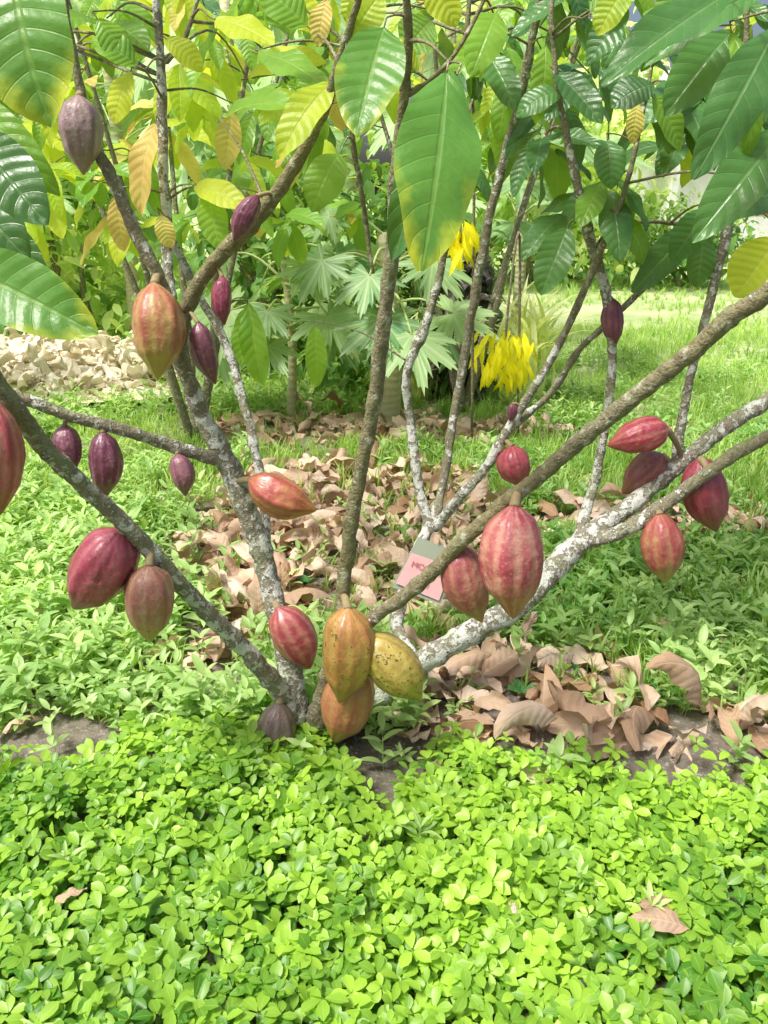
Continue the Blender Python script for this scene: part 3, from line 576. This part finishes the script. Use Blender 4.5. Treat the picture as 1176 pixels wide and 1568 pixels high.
# ------------------------------------------------------------ background shrubs and trees
BT=[leaf(1,4,.42,.8,.3,0),leaf(1,4,.34,1.2,.25,0),leaf(1,4,.5,.5,.3,0)]
BM=[leafmat("foliage_dark",(.05,.13,.04),(.16,.32,.10),.25,0,.4,nscale=None,matte=True),leafmat("foliage_mid",(.15,.32,.06),(.44,.63,.20),.4,0,.36,nscale=None),leafmat("foliage_bright",(.48,.66,.18),(.88,.90,.52),.5,0,.4,nscale=None,matte=True),
    leafmat("foliage_yellow",(.78,.70,.02),(.95,.90,.06),.45,0,.45,nscale=None,tcol=(.9,.88,.05),matte=True),leafmat("foliage_purple",(.04,.035,.035),(.15,.12,.12),.1,0,.25,nscale=None)]
def bush(name,x,y,hw,hd,z0,z1,nclump,per,ls,tones,trunk=True):
    b=Buf()
    if trunk:
        for k in range(4):
            ex=x+random.uniform(-.6,.6)*hw; ey=y+random.uniform(-.5,.5)*hd
            C=catmull([(x+.1*k*min(1,hw),y,-.05),((x+ex)/2,(y+ey)/2,z1*.45),(ex,ey,z1*.85)],6); tube(b,C,np.linspace(.05,.015,len(C))*min(1,hw),7,.5,len(BM))
    for k in range(nclump):
        a=random.uniform(0,6.283); rr_=random.random()**.5; fz=random.random()
        sw=math.sin(math.pi*min(1,.15+.8*fz))**.5
        c=np.array([x+math.cos(a)*rr_*hw*sw,y+math.sin(a)*rr_*hd*sw,z0+(z1-z0)*fz]); n=per
        p=c+rng.normal(0,1,(n,3))*np.array([.28,.28,.2])*min(1,hw); d=rng.normal(0,1,(n,3)); d[:,2]-=.6
        p[:,2]=np.maximum(p[:,2],.03)
        M=frames(d,np.column_stack([rng.normal(0,.4,n),rng.normal(-.5,.3,n),np.ones(n)]))*(ls*rng.uniform(.5,1.4,n))[:,None,None]
        scatter(b,BT,p,M,np.clip(rng.random(n)*.6+random.uniform(0,.5),0,1),random.choice(tones))
    b.obj(name,BM+[BARK])
bush("background_trees",-5.5,11.5,3.2,1.8,.3,5.0,100,42,.28,[1,2,2,2,1,0])
bush("background_trees.001",-1.2,13,3.2,1.8,.3,4.8,90,42,.28,[1,2,2,2])
bush("background_trees.002",2.4,14,2.2,1.8,.5,4.6,60,42,.28,[1,2,2])
bush("background_trees.003",-9,14,4,2,.2,5.5,70,42,.32,[1,2,2])
bush("background_trees.004",4.4,19,1.6,1.5,1.2,4.5,26,42,.3,[1,2,2])
bush("background_trees.005",13.5,26,3.0,2,.2,6,60,42,.32,[1,2])
bush("leafy_shrub",-3.4,8.6,.9,.5,.1,1.6,34,36,.18,[0,1,1,2])
bush("leafy_shrub.001",.1,6.2,.6,.5,.0,1.4,34,40,.15,[0,0,1])
bush("leafy_shrub.002",-.9,6.8,.9,.5,.0,1.7,50,40,.16,[0,1,1,0])
bush("leafy_shrub.003",-4.9,9.4,1.4,.6,.0,1.6,50,40,.18,[0,1,2])
bush("purple_shrub",.56,5.75,.24,.22,.05,1.05,38,40,.10,[4])
bush("garden_shrub",4.9,13.5,1.6,.7,0,1.2,36,40,.17,[1,1,0])
bush("garden_shrub.001",3.2,15,1.6,.7,0,1.6,36,40,.17,[1,0,2])
bush("garden_shrub.002",7.6,12,1.2,.7,0,.9,26,40,.15,[1,2])
YL=[leaf(1,5,.2,.9,.2,.03)]
for nm,u,v,yy,h,wv_,nn_ in(("yellow_hanging_leaves",776,505,4.6,.38,.12,85),("yellow_hanging_leaves.001",706,335,4.4,.24,.06,40)):
    b=Buf(); p0=at(u,v,yy); n=nn_; f=rng.random(n); p=p0+np.column_stack([rng.normal(0,wv_*.6,n),rng.normal(0,wv_*.6,n),-f*h*.62])
    d=np.column_stack([rng.normal(0,.32,(n,2)),-np.ones(n)]); M=frames(d,np.column_stack([rng.normal(0,.6,n),-np.ones(n),np.zeros(n)]))*rng.uniform(.10,.18,n)[:,None,None]
    scatter(b,YL,p,M,rng.random(n),0); q=p0+np.array([.05,.05,.5])
    tube(b,catmull([np.array([p0[0]+.12,p0[1]+.1,0.]),q,p0+np.array([0,0,.12]),p0-np.array([0,0,h*.5])],6),.008,6,.3,1); b.obj(nm,[BM[3],BARK])
SPM=leafmat("variegated_blade",(.70,.74,.30),(.88,.88,.52),.4,0,.45,None,(.25,.5,.1),.5,nscale=None)
b=Buf(); ps=[]
for i in range(80):
    a=random.uniform(0,6.28); l=random.uniform(.2,1.2); t=leaf(1,8,.06,random.uniform(1.2,2.4),.3,0,0,0,.6); ps.append(xf(t,(math.cos(a)*l,math.sin(a)*l,1),(-math.cos(a),-math.sin(a),l),(random.gauss(0,.05),random.gauss(0,.05),0),random.uniform(.5,.95)))
sp_=combine(ps); scatter(b,[sp_],[(1.0,5.5,0)],np.eye(3)[None],np.array([.6])); b.obj("spider_plant",[SPM])
b=Buf(); scatter(b,[sp_],[(.25,5.7,0)],np.eye(3)[None]*.75,np.array([.3])); b.obj("spider_plant.001",[SPM])
# ------------------------------------------------------------ house in the distance
hs=empty("white_house",(9.5,19,0))
def box(name,x0,x1,y0,y1,z0,z1,mat,parent):
    V=[(x,y,z) for z in(z0,z1) for x,y in((x0,y0),(x1,y0),(x1,y1),(x0,y1))]
    me=bpy.data.meshes.new(name); me.from_pydata(V,[],[(3,2,1,0),(4,5,6,7),(0,1,5,4),(1,2,6,5),(2,3,7,6),(3,0,4,7)]); me.materials.append(mat)
    o=bpy.data.objects.new(name,me); scene.collection.objects.link(o); o.parent=parent; o.matrix_parent_inverse=Matrix.Translation(-parent.location); return o
def simple(n,c,r=.7,s=8):
    m,nt,o=newmat(n); g=G(nt); nt.links.new(g.bsdf(g.mix(g.rng(g.noise(g.obj(),s,5),.3,.7),c,tuple(q*.85 for q in c)),r),o.inputs[0]); return m
WH=simple("white_paint",(.85,.85,.83)); RD=simple("red_roof",(.4,.12,.09)); DK=simple("dark_glass",(.04,.05,.05),.15)
box("walls",6.2,12.5,18,22,0,3.2,WH,hs)
me=bpy.data.meshes.new("roof"); me.from_pydata([(5.6,17.4,3.15),(13.1,17.4,3.15),(13.1,22.6,3.15),(5.6,22.6,3.15),(5.6,20,4.0),(13.1,20,4.0)],[],[(0,1,5,4),(2,3,4,5),(0,4,3),(1,2,5),(3,2,1,0)]); me.materials.append(simple("pale_roof",(.7,.68,.66)))
o=bpy.data.objects.new("roof",me); scene.collection.objects.link(o); o.parent=hs; o.matrix_parent_inverse=Matrix.Translation(-hs.location)
box("window",7.2,8.2,17.97,18.02,1.1,2.3,DK,hs); box("window_frame",7.12,8.28,17.985,18.01,1.02,2.38,RD,hs); box("door",9.8,10.7,17.97,18.02,0.02,2.1,RD,hs)
box("porch_post",5.9,6.05,17.5,17.65,0,3.15,WH,hs); box("porch_slab",5.7,13,17.4,17.995,0,.15,simple("concrete",(.5,.5,.48)),hs)
